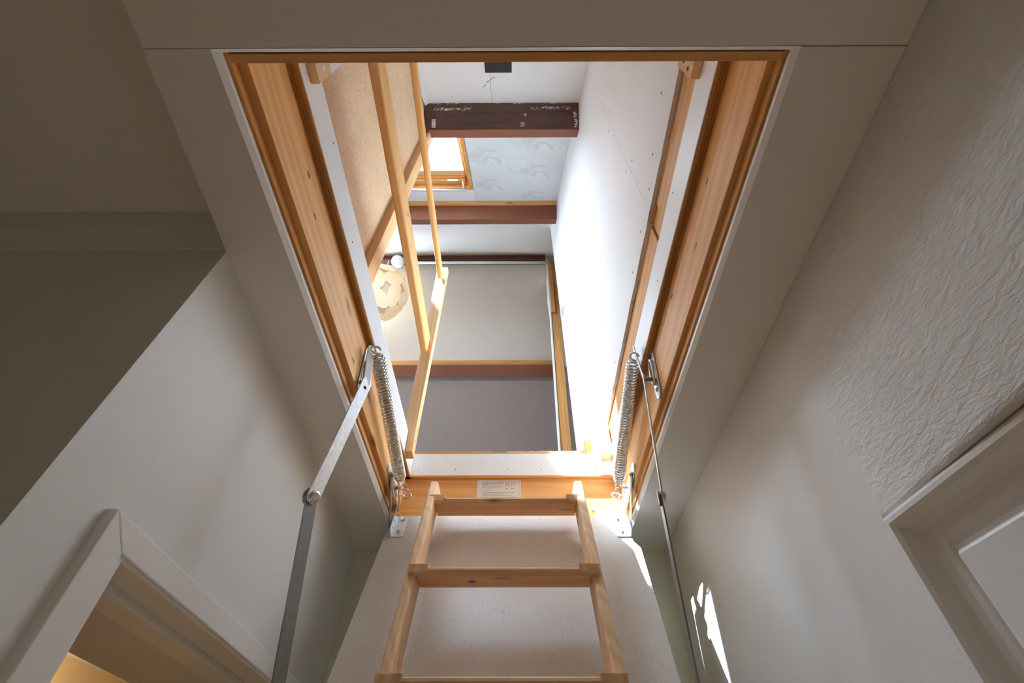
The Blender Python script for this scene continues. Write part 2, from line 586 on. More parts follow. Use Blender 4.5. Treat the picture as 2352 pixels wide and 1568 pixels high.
def group_root(name, loc, label=None):
    o = bpy.data.objects.new(name, None)
    o.empty_display_size = 0.05
    COL.objects.link(o)
    o.location = V(loc) + OFF
    return structure(o, label)

def text_mesh(txt, size, place, depth=0.0004, font_shear=0.0):
    """lettering as mesh: place(x, y, d) maps flat text coordinates to scene coordinates"""
    cu = bpy.data.curves.new('lettering', 'FONT')
    cu.body = txt
    cu.size = size
    cu.align_x = 'CENTER'
    cu.resolution_u = 3
    cu.shear = font_shear
    o = bpy.data.objects.new('lettering', cu)
    COL.objects.link(o)
    dg = bpy.context.evaluated_depsgraph_get()
    me = o.evaluated_get(dg).to_mesh()
    vs = [p.co.copy() for p in me.vertices]
    fs = [tuple(p.vertices) for p in me.polygons]
    o.evaluated_get(dg).to_mesh_clear()
    bpy.data.objects.remove(o)
    bpy.data.curves.remove(cu)
    return [place(p.x, p.y, depth) for p in vs], fs

rnd = random.Random(4)

# ================================================================== THE SETTING: LANDING BELOW
CE = 0.68                        # underside of the landing ceiling
FLZ = -H0
# floor
structure(MB().box(-3.2, 0.62, -2.2, 1.7, FLZ - 0.06, FLZ).build('floor', 'floorwood'), 'pale floor of the landing below the hatch')

# ceiling of painted panels round the hatch (hatch hole x -.3735 .356, y .133 1.375)
ceil = group_root('ceiling', (0, 0.5, CE), 'painted landing ceiling round the loft hatch')
J = 0.0012
def ceiling_panel(x0, x1, y0, y1):
    MB().box(x0, x1, y0, y1, CE, CE + 0.022).build('panel', 'hall_ceiling', ceil, bevel=0.0012)
MB().hexa([(-0.447, -2.1, CE), (0.486, -2.1, CE), (0.486, 0.1326, CE), (-0.4565, 0.1326, CE),
           (-0.447, -2.1, CE + .022), (0.486, -2.1, CE + .022), (0.486, 0.1326, CE + .022), (-0.4565, 0.1326, CE + .022)]).build('panel', 'hall_ceiling', ceil, bevel=0.0012)
mb = MB()
mb.prism([(-0.457, 0.133, CE), (-0.3735, 0.133, CE), (-0.3735, .4236, CE), (-.4715, .4236, CE)], (0, 0, .022))
mb.prism([(-.60, .4236, CE), (-0.3735, .4236, CE), (-0.3735, 1.60, CE), (-.60, 1.60, CE)], (0, 0, .022))
mb.build('panel', 'hall_ceiling', ceil)
ceiling_panel(0.356, 0.486, 0.1335, 1.60)
ceiling_panel(-0.3735 + J, 0.356 - J, 1.40, 1.60)
# narrow white edging bead of the hole
tr = group_root('trim_1', (0, 0.75, CE), 'white edging bead round the hatch opening')
def bead(p, q, inward):
    p, q, n = V(p), V(q), V(inward)
    up = V((0, 0, 1))
    poly = [p, p + n * 0.0055 + up * 0.009, p + n * 0.0055 + up * 0.017, p + up * 0.017]
    MB().prism(poly, q - p).build('edging', 'trim', tr)
bead((-0.3735, 0.133, CE), (-0.3735, 1.385, CE), (1, 0, 0))
bead((0.356, 0.133, CE), (0.356, 1.385, CE), (-1, 0, 0))
bead((-0.3735, 0.133, CE), (0.356, 0.133, CE), (0, 1, 0))

# raised ceiling of the side passage on the left
structure(MB().box(-3.2, -0.447, -2.1, 0.5, 0.785, 0.81).build('ceiling', 'hall_ceiling'), 'higher ceiling of the dark side passage')
structure(MB().hexa([(-0.466, -2.1, CE + .021), (-0.449, -2.1, CE + .021), (-0.46, .42, CE + .021), (-0.476, .42, CE + .021),
                     (-0.466, -2.1, .79), (-0.449, -2.1, .79), (-0.46, .42, .79), (-0.476, .42, .79)]).build('trim_2', 'hall_ceiling'), 'upstand between the two ceilings')

# left wall (slightly out of parallel) with a doorway, and the passage wall it turns into
def wl(y, off=0.0):
    return -0.4725 - 0.0378 * (y - 0.42) - off
WT = 0.27                        # wall and lining depth at the doorway
DY0, DY1, DZ = 0.5647, 1.36, 0.2456
def left_piece(y0, y1, z0, z1, o0=0.0, o1=WT):
    return [(wl(y0, o1), y0, z0), (wl(y0, o0), y0, z0), (wl(y1, o0), y1, z0), (wl(y1, o1), y1, z0),
            (wl(y0, o1), y0, z1), (wl(y0, o0), y0, z1), (wl(y1, o0), y1, z1), (wl(y1, o1), y1, z1)]
w = MB()
w.hexa([(-0.75, 0.40, FLZ), (wl(.42) + .012, 0.40, FLZ), (wl(DY0), DY0, FLZ), (-0.75, DY0, FLZ),
        (-0.75, 0.4235, CE), (wl(.4235), 0.4235, CE), (wl(DY0), DY0, CE + .015), (-0.75, DY0, CE + .015)])
w.hexa(left_piece(DY0, DY1, DZ, CE + .015))
w.hexa(left_piece(DY1, 1.60, FLZ, CE + .015))
structure(w.build('wall_left', 'hall'), 'white left wall with an open doorway')
def py_(z):
    return 0.40 + .0235 * (z + 1.75) / 2.43
w = MB()
w.hexa([(-3.2, .40, FLZ), (-.749, .40, FLZ), (-.749, .55, FLZ), (-3.2, .55, FLZ), (-3.2, py_(.79), .79), (-.749, py_(.79), .79), (-.749, .55, .79), (-3.2, .55, .79)])
w.hexa([(-.749, py_(CE), CE - .001), (-.478, py_(CE), CE - .001), (-.478, .55, CE - .001), (-.749, .55, CE - .001), (-.749, py_(.79), .79), (-.474, py_(.79), .79), (-.478, .55, .79), (-.749, .55, .79)])
structure(w.build('wall_side', 'hall'), 'shadowed passage wall facing the viewer, left of the convex corner')
# soft cornice along the top of that wall
cor = MB()
prof = [(0.43, 0.785), (0.404, 0.785), (0.405, 0.765), (0.409, 0.740), (0.416, 0.715), (0.4225, 0.69), (0.43, 0.69)]
cor.prism([(-3.2, y, z) for y, z in prof], (3.2 - 0.474, 0, 0))
structure(cor.build('trim_3', 'hall'), 'plain cove along the top of the shadowed passage wall')

# right wall with a recessed door
DRY, DRZ = 0.595, 0.304
w = MB()
w.prism([(0.486, y, z) for y, z in ((-2.1, FLZ), (-.35, FLZ), (-.35, DRZ), (DRY, DRZ), (DRY, FLZ), (1.60, FLZ), (1.60, CE + .03), (-2.1, CE + .03))], (.134, 0, 0))
structure(MB().box(.64, .70, -2.2, 1.7, FLZ - .06, CE + .03).build('wall_blocker', 'hall'), 'added wall blocking the light leak behind the right-hand door')  # added to stop sky light leaking in round the door leaf
structure(w.build('wall_right', 'rough', bevel=0.006), 'white right wall, coarse plaster turning smooth by the door frame')
structure(MB().box(-0.72, 0.62, 1.55, 1.62, FLZ, CE + .02).build('wall_far', 'far'), 'cream end wall behind the lowered hatch door')
structure(MB().box(-3.2, 0.62, -2.2, -2.1, FLZ, 0.81).build('wall_back', 'hall'), 'landing wall behind the viewer')
structure(MB().box(-3.3, -3.2, -2.2, 0.55, FLZ, 0.81).build('wall_passage', 'hall'), 'end wall of the side passage')

# door_2: moulded frame sweeping into a recessed door leaf, all white gloss
d2 = group_root('door_2', (0.52, 0.2, DRZ - 2.04), 'white door with moulded frame in the right wall')
dprof = [(0.0, 0.0), (-0.006, 0.001), (-0.010, 0.005), (-0.010, 0.009), (-0.006, 0.013), (0.006, 0.016), (0.015, 0.021), (0.019, 0.028), (0.020, 0.036), (0.024, 0.040), (0.024, 0.046), (0.05, 0.046), (0.05, -0.004), (0.01, -0.004)]
KZ = 1.36                         # the head moulding is wider than the jamb moulding
def skew(x, y):                   # the frame stands a few degrees off the wall line
    return x + (DRY - y) * 0.09
top, side = MB(), MB()
def frame_pts(y_of, z_of):
    return [V((skew(0.486 + d, y_of(k)), y_of(k), z_of(k))) for d, k in dprof]
pa = frame_pts(lambda k: DRY - k, lambda k: DRZ - k * KZ)
pb = [V((skew(0.486 + d, -0.34), -0.34, DRZ - k * KZ)) for d, k in dprof]
pc = [V((skew(0.486 + d, DRY - k), DRY - k, FLZ)) for d, k in dprof]
def sweep(mb, a, b):
    n = len(a)
    mb.add(a + b, [(i, (i + 1) % n, n + (i + 1) % n, n + i) for i in range(n)] + [tuple(range(n)), tuple(range(2 * n - 1, n - 1, -1))])
sweep(top, pa, pb)
sweep(side, pa, pc)
top.build('frame_head', 'gloss', d2)
side.build('frame_jamb', 'gloss', d2)
lf = MB()
y1, z1 = DRY - 0.046, DRZ - 0.046 * KZ
lf.hexa([(skew(.498, y1), y1, FLZ), (skew(.53, y1), y1, FLZ), (skew(.53, -.34), -.34, FLZ), (skew(.498, -.34), -.34, FLZ),
         (skew(.498, y1), y1, z1), (skew(.53, y1), y1, z1), (skew(.53, -.34), -.34, z1), (skew(.498, -.34), -.34, z1)])
lf.build('door_leaf', 'gloss', d2, bevel=0.006, segs=3)

# door_1: casing, stops and deep lining of the doorway on the left
d1 = group_root('door_1', (-0.6, 0.95, FLZ), 'open doorway with white casing in the left wall')
def casing(y0, y1, z0, z1, o0, o1):
    return MB().hexa(left_piece(y0, y1, z0, z1, o0, o1))
CW = 0.046
y0 = DY0 - CW
z1 = DZ + 0.034
MB().hexa([(wl(y0, .0), y0, FLZ), (wl(y0, -.016), y0, FLZ), (wl(DY0, -.016), DY0, FLZ), (wl(DY0, .0), DY0, FLZ),
           (wl(y0, .0), y0, z1), (wl(y0, -.016), y0, z1), (wl(DY0, -.016), DY0, DZ), (wl(DY0, .0), DY0, DZ)]).build('casing_jamb', 'gloss', d1, bevel=0.002)
yo = DY1 + CW
MB().hexa([(wl(DY0, .0), DY0, DZ), (wl(DY0, -.016), DY0, DZ), (wl(DY1, -.016), DY1, DZ), (wl(DY1, .0), DY1, DZ),
           (wl(y0, .0), y0, z1), (wl(y0, -.016), y0, z1), (wl(yo, -.016), yo, z1), (wl(yo, .0), yo, z1)]).build('casing_head', 'gloss', d1, bevel=0.002)
MB().hexa([(wl(DY1, .0), DY1, FLZ), (wl(DY1, -.016), DY1, FLZ), (wl(yo, -.016), yo, FLZ), (wl(yo, .0), yo, FLZ),
           (wl(DY1, .0), DY1, DZ), (wl(DY1, -.016), DY1, DZ), (wl(yo, -.016), yo, z1), (wl(yo, .0), yo, z1)]).build('casing_jamb', 'gloss', d1, bevel=0.002)
casing(DY0, DY1, DZ - .004, DZ + .01, -.012, .035).build('head_lining', 'gloss', d1, bevel=0.0025)
casing(DY0, DY1, DZ - .014, DZ + .01, .037, .052).build('door_stop', 'gloss', d1, bevel=0.003)
casing(DY0, DY1, DZ - .008, DZ + .01, .055, .098).build('head_lining', 'gloss', d1, bevel=0.0025)
casing(DY0, DY1, DZ - .003, DZ + .01, .104, WT).build('head_lining', 'hall', d1, bevel=0.0025)
casing(DY0 - .002, DY0 + .012, FLZ, DZ, -.012, .098).build('jamb_lining', 'gloss', d1, bevel=0.002)
casing(DY1 - .012, DY1 + .002, FLZ, DZ, -.012, .098).build('jamb_lining', 'gloss', d1, bevel=0.002)

# lamp-lit room behind the doorway
structure(MB().box(-2.32, -2.2, 0.5, 3.4, FLZ, CE + .1).build('wall_room', 'warmwall'), 'lamp-lit ochre wall seen through the left doorway')
structure(MB().box(-2.32, -0.74, 0.5, 3.4, CE, CE + .04).build('ceiling', 'hall_ceiling'), 'ceiling of the lamp-lit room')
structure(MB().box(-2.32, -0.74, 0.5, 3.4, FLZ - .05, FLZ - .001).build('floor', 'ridge'), 'floor of the lamp-lit room')
structure(MB().box(-2.32, -0.70, 3.3, 3.4, FLZ, CE + .04).build('wall_room', 'warmwall'), 'end wall of the lamp-lit room')
structure(MB().box(-0.76, -0.70, 1.60, 3.4, FLZ, CE + .04).build('wall_room', 'warmwall'), 'near wall of the lamp-lit room')
structure(MB().box(-2.32, -0.70, 0.55, 0.60, FLZ, CE + .04).build('wall_room', 'warmwall'), 'front wall of the lamp-lit room')

# ================================================================== THE SETTING: ATTIC ABOVE
AF = 0.935                        # attic floor level
fl = MB()
fl.box(-.452, -0.372, -1.9, 1.6, .7025, AF)
fl.box(-3.0, -0.452, -1.9, 6.2, .82, AF)
fl.box(-.452, -.372, 1.6, 6.2, .7025, AF)
fl.box(0.352, 2.3, -1.9, 6.2, .702, AF)
fl.box(-0.372, 0.352, -1.9, 0.13, .702, AF)
fl.box(-0.372, 0.352, 1.40, 6.2, .702, AF)
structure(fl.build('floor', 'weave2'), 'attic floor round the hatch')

# roof slopes. near slope: z = 1.845 + .86 y, coordinates along slope t and inward depth n
CS, SN = 0.7582, 0.6520
def nr(x, t, n):
    return V((x, t * CS + n * SN, 1.845 + t * SN - n * CS))
def fr(x, t, n):
    return V((x, 2.6 + t * CS - n * SN, 4.075 - t * SN - n * CS))
def sbox(mb, fn, x0, x1, t0, t1, n0, n1):
    return mb.hexa([fn(x0, t0, n0), fn(x1, t0, n0), fn(x1, t1, n0), fn(x0, t1, n0), fn(x0, t0, n1), fn(x1, t0, n1), fn(x1, t1, n1), fn(x0, t1, n1)])
XL, XR = -2.6, 2.2
SX0, SX1, ST0, ST1 = -1.22, -0.2655, 1.07, 1.892     # skylight opening
rf = group_root('ceiling', (0, 1, 2.6), 'pale boarded roof slope above the hatch, rising away from the viewer')
def rpanel(x0, x1, t0, t1, m='board', n0=-.06, label=None):
    return sbox(MB(), nr, x0, x1, t0, t1, n0, 0).build('roof_board', m, rf, bevel=0.001, label=label)
rpanel(XL, -0.1005, -1.6, 0.94)
rpanel(-0.0985, XR, -1.6, 0.94)
rpanel(XL, SX0, 0.94, 2.1)
rpanel(SX0, SX1, 0.94, ST0)
rpanel(SX0, SX1, ST1, 2.1)
rpanel(XL, XR, 2.1, 3.45, 'board2')
foil = rpanel(SX1 + .001, XR, 0.94, 2.1, 'foil', label='grey foil-faced insulation board with printed arches')
# flat print on the insulation board
def print_polys():
    hook = [(0.0, 0.0), (0.119, 0.038), (0.115, 0.056), (0.053, 0.05), (0.001, 0.142), (-0.037, 0.134), (-0.05, 0.094), (-0.029, 0.059), (0.026, 0.053)]
    ao = [(0.022, 0.155), (0.031, 0.116), (0.056, 0.102), (0.093, 0.109), (0.126, 0.136), (0.148, 0.191)]
    ai = [(0.121, 0.191), (0.109, 0.156), (0.088, 0.129), (0.069, 0.125), (0.055, 0.149), (0.053, 0.201)]
    l1 = [(-0.127, 0.081), (-0.112, 0.1), (-0.081, 0.134), (-0.043, 0.149), (0.024, 0.164)]
    l2 = [(-0.111, 0.052), (-0.096, 0.094), (-0.075, 0.121), (-0.048, 0.129)]
    return hook, ao, ai, l1, l2
hook, ao, ai, l1, l2 = print_polys()
ink, pale = MB(), MB()
offs = [(0, 0), (-.299, -.186), (-.296, .188), (.004, .375), (.001, -.344)]
def inb(x, t):
    return SX1 + .004 < x < 0.31 and 1.0 < t < 2.078
def flat(mb, pts, n=0.0006):
    if all(inb(*p) for p in pts):
        mb.add([nr(x, t, n) for x, t in pts], [tuple(range(len(pts)))])
for ox, ot in offs:
    bx, bt = 0.091 + ox, 1.524 + ot
    def P(p):
        return (bx + p[0], bt + p[1])
    flat(ink, [P(hook[0]), P(hook[1]), P(hook[2]), P(hook[3]), P(hook[8])])
    flat(ink, [P(hook[8]), P(hook[3]), P(hook[4]), P(hook[5]), P(hook[6]), P(hook[7])])
    ro = list(reversed(ai))
    for i in range(5):
        flat(ink, [P(ao[i]), P(ao[i + 1]), P(ro[i + 1]), P(ro[i])])
    for ln in (l1, l2):
        for a, b in zip(ln, ln[1:]):
            d = V((b[0] - a[0], b[1] - a[1])).normalized()
            c = V((-d.y, d.x)) * 0.0035
            flat(ink, [P((a[0] + c.x, a[1] + c.y)), P((b[0] + c.x, b[1] + c.y)), P((b[0] - c.x, b[1] - c.y)), P((a[0] - c.x, a[1] - c.y))])
    for txt, px, pt, sz in (('A', .085, .205, .10), ('O', .175, .205, .085), ('L', -.02, .235, .10), ('KS', -.066, .225, .05), ('O', -.12, .035, .085), ('T', -.03, .03, .085)):
        vs, fs = text_mesh(txt, sz, lambda x, y, d: (x, y))
        cx, ct = bx + px, bt + pt
        ok = [inb(cx + x, ct - y) for x, y in vs]
        if all(ok):
            pale.add([nr(cx + x, ct - y, .0005) for x, y in vs], fs)
ink.build('printed_arches', 'print', foil)
pale.build('printed_letters', 'print2', foil)

# far slope, lined with woven board in two tones
far = group_root('ceiling', (0, 4, 3), 'woven grey-beige lining on the far roof slope')
FX0, FX1, FT0, FT1 = -2.3, -1.3, 0.3, 0.85          # unseen opening added to let in more sky light
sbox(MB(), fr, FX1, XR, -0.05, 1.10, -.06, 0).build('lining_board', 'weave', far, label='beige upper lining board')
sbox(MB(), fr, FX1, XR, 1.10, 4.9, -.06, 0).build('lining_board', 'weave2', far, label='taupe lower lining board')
for a in ((XL, FX0, -.05, 4.9), (FX0, FX1, -.05, FT0), (FX0, FX1, FT1, 4.9)):
    sbox(MB(), fr, *a, -.06, 0).build('lining_board', 'weave', far)
# gables
gl = MB()
gl.prism([(XL, -1.35, AF), (XL, 6.3, AF), (XL, 2.6, 4.12)], (-.08, 0, 0))
structure(gl.build('wall_attic', 'board'), 'left gable wall of the attic')
gl = MB()
gl.prism([(XR, -1.35, AF), (XR, 6.3, AF), (XR, 2.6, 4.12)], (.08, 0, 0))
structure(gl.build('wall_attic', 'board'), 'right gable wall of the attic')

# plasterboard partition on the right of the hatch
pw = group_root('wall_attic', (0.33, 0.8, AF), 'white plasterboard partition on the right side of the hatch')
PX = 0.314
def ragged(x0, x1, y0, y1, z0, seed):
    """plasterboard sheet up to the roof, its lower edge broken unevenly"""
    mb = MB()
    r = random.Random(seed)
    n = max(2, int((y1 - y0) / 0.018))
    ys = [y0 + (y1 - y0) * i / n for i in range(n + 1)]
    lowz = [z0 + (r.random() - .5) * 0.0035 + 0.0009 * math.sin(i * .9 + seed) for i in range(n + 1)]
    vs, fs = [], []
    for yv, zv in zip(ys, lowz):
        top = 1.845 + .86 * yv + 0.01
        vs += [(x0, yv, zv), (x0, yv, top), (x1, yv, zv - .001 + r.random() * .003), (x1, yv, top)]
    for i in range(n):
        a, b = 4 * i, 4 * i + 4
        mb.mat('plaster')
        mb.add([], [])
        fs.append(((a, b, b + 1, a + 1), 'plaster'))
        fs.append(((a + 2, a + 3, b + 3, b + 2), 'plaster'))
        fs.append(((a, a + 2, b + 2, b), 'core'))
        fs.append(((a + 1, b + 1, b + 3, a + 3), 'plaster'))
    fs.append(((0, 1, 3, 2), 'core'))
    e = 4 * n
    fs.append(((e, e + 2, e + 3, e + 1), 'plaster'))
    mb.v = [V(p) for p in vs]
    for f, m_ in fs:
        mb.mat(m_)
        mb.f.append(list(f))
        mb.mi.append(mb.cur)
    return mb
sheet1 = ragged(PX, PX + .0095, -0.9, 0.5302, 1.013, 1).build('plasterboard', 'plaster', pw)
sheet2 = ragged(PX, PX + .0095, 0.5310, 2.02, 1.013, 2).build('plasterboard', 'plaster', pw)
MB().box(0.3235, 0.366, -0.9, 0.505, AF, 1.012).build('bottom_plate', 'studY', pw, bevel=.0015)
MB().box(0.3235, 0.366, 0.562, 1.98, AF, 1.012).build('bottom_plate', 'studY', pw, bevel=.0015)
MB().box(0.328, 0.366, 0.506, 0.560, AF, 1.010).build('packing_block', 'studX', pw, bevel=.0015)
for ys in (0.53, 1.13, 1.73):
    MB().box(0.3245, 0.366, ys - .03, ys + .03, 1.012, 1.845 + .86 * ys - .03).build('stud', 'studZ', pw, bevel=.0015)
MB().box(0.3245, 0.40, 1.95, 2.018, 1.012, 1.845 + .86 * 1.95 - .02).build('stud', 'studZ', pw, bevel=.0015)
for (yy, zz) in ((0.42, 1.075), (0.49, 1.05), (0.60, 1.05), (0.72, 1.05), (1.05, 1.045), (1.40, 1.045), (0.505, 1.25), (0.555, 1.30), (0.505, 1.66), (0.555, 1.62), (0.30, 1.10), (1.12, 1.5), (1.12, 1.9), (1.75, 1.6)):
    MB().disc((PX + .0005, yy, zz), (-1, 0, 0), 0.0032, 0.001, 8).build('screw', 'screwhead', sheet1 if yy < .53 else sheet2)

# beyond the doorway in that partition: second stretch of wall, with its pine jamb
pj = group_root('wall_attic', (0.35, 2.7, AF), 'farther stretch of the attic partition with its bare pine jamb')
def to_roof(y):
    return 4.075 - .86 * (y - 2.6)
def jx(z):                         # the jamb leans a little
    return 0.292 + (z - 1.76) * 0.0165
def leanbox(mb, dx0, dx1, y0, y1, z0, z1, z1b=None):
    z1b = z1 if z1b is None else z1b
    return mb.hexa([(jx(z0) + dx0, y0, z0), (jx(z0) + dx1, y0, z0), (jx(z0) + dx1, y1, z0), (jx(z0) + dx0, y1, z0),
                    (jx(z1) + dx0, y0, z1), (jx(z1) + dx1, y0, z1), (jx(z1b) + dx1, y1, z1b), (jx(z1b) + dx0, y1, z1b)])
MB().prism([(jx(z), y, z) for y, z in ((2.6, AF), (2.672, AF), (2.672, 3.2), (2.80, 3.56), (2.80, 3.895), (2.6, 4.06))], (.010, 0, 0)).build('plasterboard', 'trim', pj)
leanbox(MB(), .0115, .085, 2.612, 2.66, AF, 4.0).build('jamb_post', 'studZ', pj, bevel=.0015)
leanbox(MB(), .0115, .046, 2.588, 2.611, 3.19, 4.0).build('jamb_batten', 'studZ', pj, bevel=.0015)
leanbox(MB(), .050, .080, 2.588, 2.611, AF, 2.84).build('jamb_batten', 'studZ', pj, bevel=.0015)
structure(MB().box(0.47, 2.2, 2.55, 2.60, AF, 3.6).build('wall_attic', 'black'), 'dark sheet added for the shade in the side room of the attic')  # near-black sheet standing in for the shade in the gap past the jamb

# ================================================================== HATCH FRAME
hf = thing('hatch_frame', 'varnished pine box frame with white upper lining around the loft opening', 'hatch frame', (0, .75, .70))
LX, RX = -0.351, 0.337
Y1 = 1.375
MB().box(LX - .02, LX, .148, Y1 + .02, .7165, .840).build('side_board', 'pineY', hf, bevel=.001)
MB().box(RX, RX + .017, .148, Y1 + .02, .7165, .840).build('side_board', 'pineY', hf, bevel=.001)
MB().box(LX, RX, Y1, Y1 + .02, .702, .840).build('far_board', 'pineX', hf, bevel=.001)
MB().box(LX - .02, RX + .017, .134, .148, .7165, .840).build('near_board', 'pineX', hf, bevel=.001)
# rebate strips below the boards
MB().box(LX - .0215, LX - .0125, .136, Y1, .699, .7160).build('rebate_strip', 'studY', hf, bevel=.001)
MB().box(RX + .0095, RX + .0178, .136, Y1, .699, .7160).build('rebate_strip', 'studY', hf, bevel=.001)
MB().box(LX - .0215, RX + .0178, .1425, .1535, .700, .7160).build('rebate_strip', 'studX', hf, bevel=.001)
# white lining standing on the pine, proud of it: plywood seen on the edge below
def lining(x0, x1, y0, y1, edge):
    mb = MB()
    mb.mat('lining').box(x0, x1, y0, y1, .8445, .925)
    mb.mat(edge).box(x0 + .0002, x1 - .0002, y0 + .0002, y1 - .0002, .840, .8446)
    return mb
def lin_side(xa, xb, y0, y1):
    return lining(xa, xb, y0, y1, 'ply').build('lining_board', 'lining', hf, label='white-faced plywood lining board')
ll = lin_side(-.372, -.334, .134, 1.375)
lr = lin_side(.3195, .354, .134, 1.375)
lfar = lining(-.372, .354, 1.361, 1.395, 'studX').build('lining_board', 'lining', hf, label='white-faced plywood lining board')
lining(-.3335, .319, .130, .1485, 'studX').build('lining_board', 'lining', hf, label='white-faced plywood lining board')
# plywood layers of the side boards seen from below: two thin strips
for xa, xb in ((-.3505, -.335), (.3205, .3365)):
    for k in range(3):
        d = (xb - xa) / 3
        MB().box(xa + k * d + .0006, xa + (k + 1) * d - .0006, .150, 1.36, .8375 + .0012 * (k % 2), .8402).build('ply_layer', 'ply', hf)
# chipped plywood floor edge above the far lining
rg = MB()
r = random.Random(8)
n = 60
top = [AF + .0015 + (r.random() - .5) * .003 - (.005 if 24 < i < 29 else 0) for i in range(n + 1)]
xs = [-.334 + (.654) * i / n for i in range(n + 1)]
vs, fs = [], []
for x, z in zip(xs, top):
    vs += [(x, 1.362, .9255), (x, 1.362, z), (x, 1.40, z), (x, 1.40, .9255)]
for i in range(n):
    a, b = 4 * i, 4 * i + 4
    fs += [(a, b, b + 1, a + 1), (a + 1, b + 1, b + 2, a + 2), (a + 2, b + 2, b + 3, a + 3), (a + 3, b + 3, b, a)]
rg.add(vs, fs).build('floor_edge', 'plyX', hf, label='chipped plywood floor edge')
for (y, z, r_) in ((.345, .800, .004), (.41, .775, .0035), (.86, .775, .006), (.74, .745, .005)):
    MB().strap((LX - .0003, y - r_, z), (LX - .0003, y + r_, z), (1, 0, 0), r_ * 1.5, .0012, 5).build('knot', 'knot', hf)
for (y, z, r_) in ((.47, .770, .004), (.62, .815, .005), (.36, .80, .0035)):
    MB().strap((RX + .0003, y - r_, z), (RX + .0003, y + r_, z), (1, 0, 0), r_ * 1.5, .0012, 5).build('knot', 'knot', hf)
# tiny nail heads
for (x, z) in ((-.31, .868), (-.19, .866), (-.02, .866), (.09, .866), (.27, .867), (.20, .895)):
    MB().disc((x, 1.3608, z), (0, -1, 0), .0017, .0006, 8).build('nail_head', 'screwhead', lfar)
for (y, z) in ((.33, .905), (.52, .872), (.90, .89)):
    MB().disc((-.3338, y, z), (1, 0, 0), .0019, .0006, 8).build('nail_head', 'screwhead', ll)
    MB().disc((.3193, y + .1, z), (-1, 0, 0), .0019, .0006, 8).build('nail_head', 'screwhead', lr)
for x in (-.268, .240):
    MB().disc((x, Y1 - .0002, .732), (0, -1, 0), .006, .0015, 12, 1).build('screw', 'zinc', hf)
# corner blocks
MB().box(-.3335, -.3185, .150, .222, .872, 1.15).build('corner_block', 'rawZ', hf, bevel=.0015, label='pine corner block with white paint on top')
MB().box(-.3190, -.3182, .150, .2222, .938, 1.15).build('paint_patch', 'board', hf)
MB().box(.3035, .319, .150, .226, .905, .995).build('corner_block', 'rawZ', hf, bevel=.0015)
MB().box(.284, .3188, 1.305, 1.352, .886, 1.0).build('corner_block', 'rawZ', hf, bevel=.0015)
MB().box(.250, .272, 1.405, 1.42, AF, 1.01).build('floor_peg', 'studZ', hf, bevel=.001)
for (x, y, z) in ((-.3183, .205, .905), (-.3183, .190, .925)):
    MB().disc((x, y, z), (1, 0, 0), .006, .001, 10).build('screw', 'zinc', hf)
for (x, y, z) in ((.3033, .210, .96), (.3033, .195, .945), (.3033, .215, .93)):
    MB().disc((x, y, z), (-1, 0, 0), .004, .001, 8).build('screw', 'screwhead', hf)

# instruction sticker on the far board
st = thing('instruction_sticker', 'small white printed instruction sticker stuck on the far pine board', 'sticker', (-.047, Y1, .765))
MB().box(-.1165, .0225, Y1 - .0012, Y1 - .0002, .757, .836).build('paper', 'paper', st)
tx = MB()
yp = Y1 - .0014
def words(x0, x1, z, h, seed):
    r = random.Random(seed)
    x = x0
    while x < x1 - .002:
        wd = min(x1 - x, .003 + r.random() * .007)
        tx.add([(x, yp, z), (x + wd, yp, z), (x + wd, yp, z + h), (x, yp, z + h)], [(0, 1, 2, 3)])
        x += wd + .0012
for i, (a, b, z) in enumerate(((-.100, -.034, .826), (-.102, -.033, .8215), (-.101, -.075, .8165), (-.101, -.033, .812), (-.101, -.042, .8065),
                               (-.100, .005, .789), (-.100, -.027, .784), (-.101, -.005, .7785), (-.101, .010, .7735), (-.101, .004, .768))):
    words(a, b, z, .0016, i)
vs, fs = text_mesh('Aandachtspunten', .0052, lambda x, y, d: (-.0895 + x, yp, .7955 + y))
tx.add(vs, fs)
# two little ladder diagrams
for cx in (-.022, -.004):
    for dx in (-.004, .004):
        tx.add([(cx + dx - .0004, yp, .811), (cx + dx + .0004, yp, .811), (cx + dx + .0024, yp, .828), (cx + dx + .0016, yp, .828)], [(0, 1, 2, 3)])
    for k in range(3):
        z = .813 + k * .005
        tx.add([(cx - .004, yp, z), (cx + .005, yp, z), (cx + .005, yp, z + .0007), (cx - .004, yp, z + .0007)], [(0, 1, 2, 3)])
    words(cx - .005, cx + .004, .8035, .0016, 77)
for x in (-.111, .017):
    tx.add([(x, yp, .757), (x + .0005, yp, .757), (x + .0005, yp, .836), (x, yp, .836)], [(0, 1, 2, 3)])
tx.build('printed_text', 'ink', st)

# ================================================================== LOWERED HATCH DOOR
# plane of the door: y = 1.075 + .392 z (front face), leaning in towards the viewer at the foot
PDN = V((0, 1, -.392)).normalized()       # away from the viewer
def pd(x, z, n=0.0):
    return V((x, 1.075 + .392 * z, z)) - PDN * n
hd = thing('hatch_door', 'white dusty hatch door hanging down steeply from the far edge of the opening', 'hatch door', (0, 1.0, -.45))
front = [pd(-.364, .700), pd(.326, .700), pd(.333, .605), pd(.348, .583), pd(.339, .247), pd(.326, -.45), pd(-.397, -.45), pd(-.3835, .247)]
MB().prism(front, PDN * .03).build('panel', 'dirty', hd, bevel=.0015)

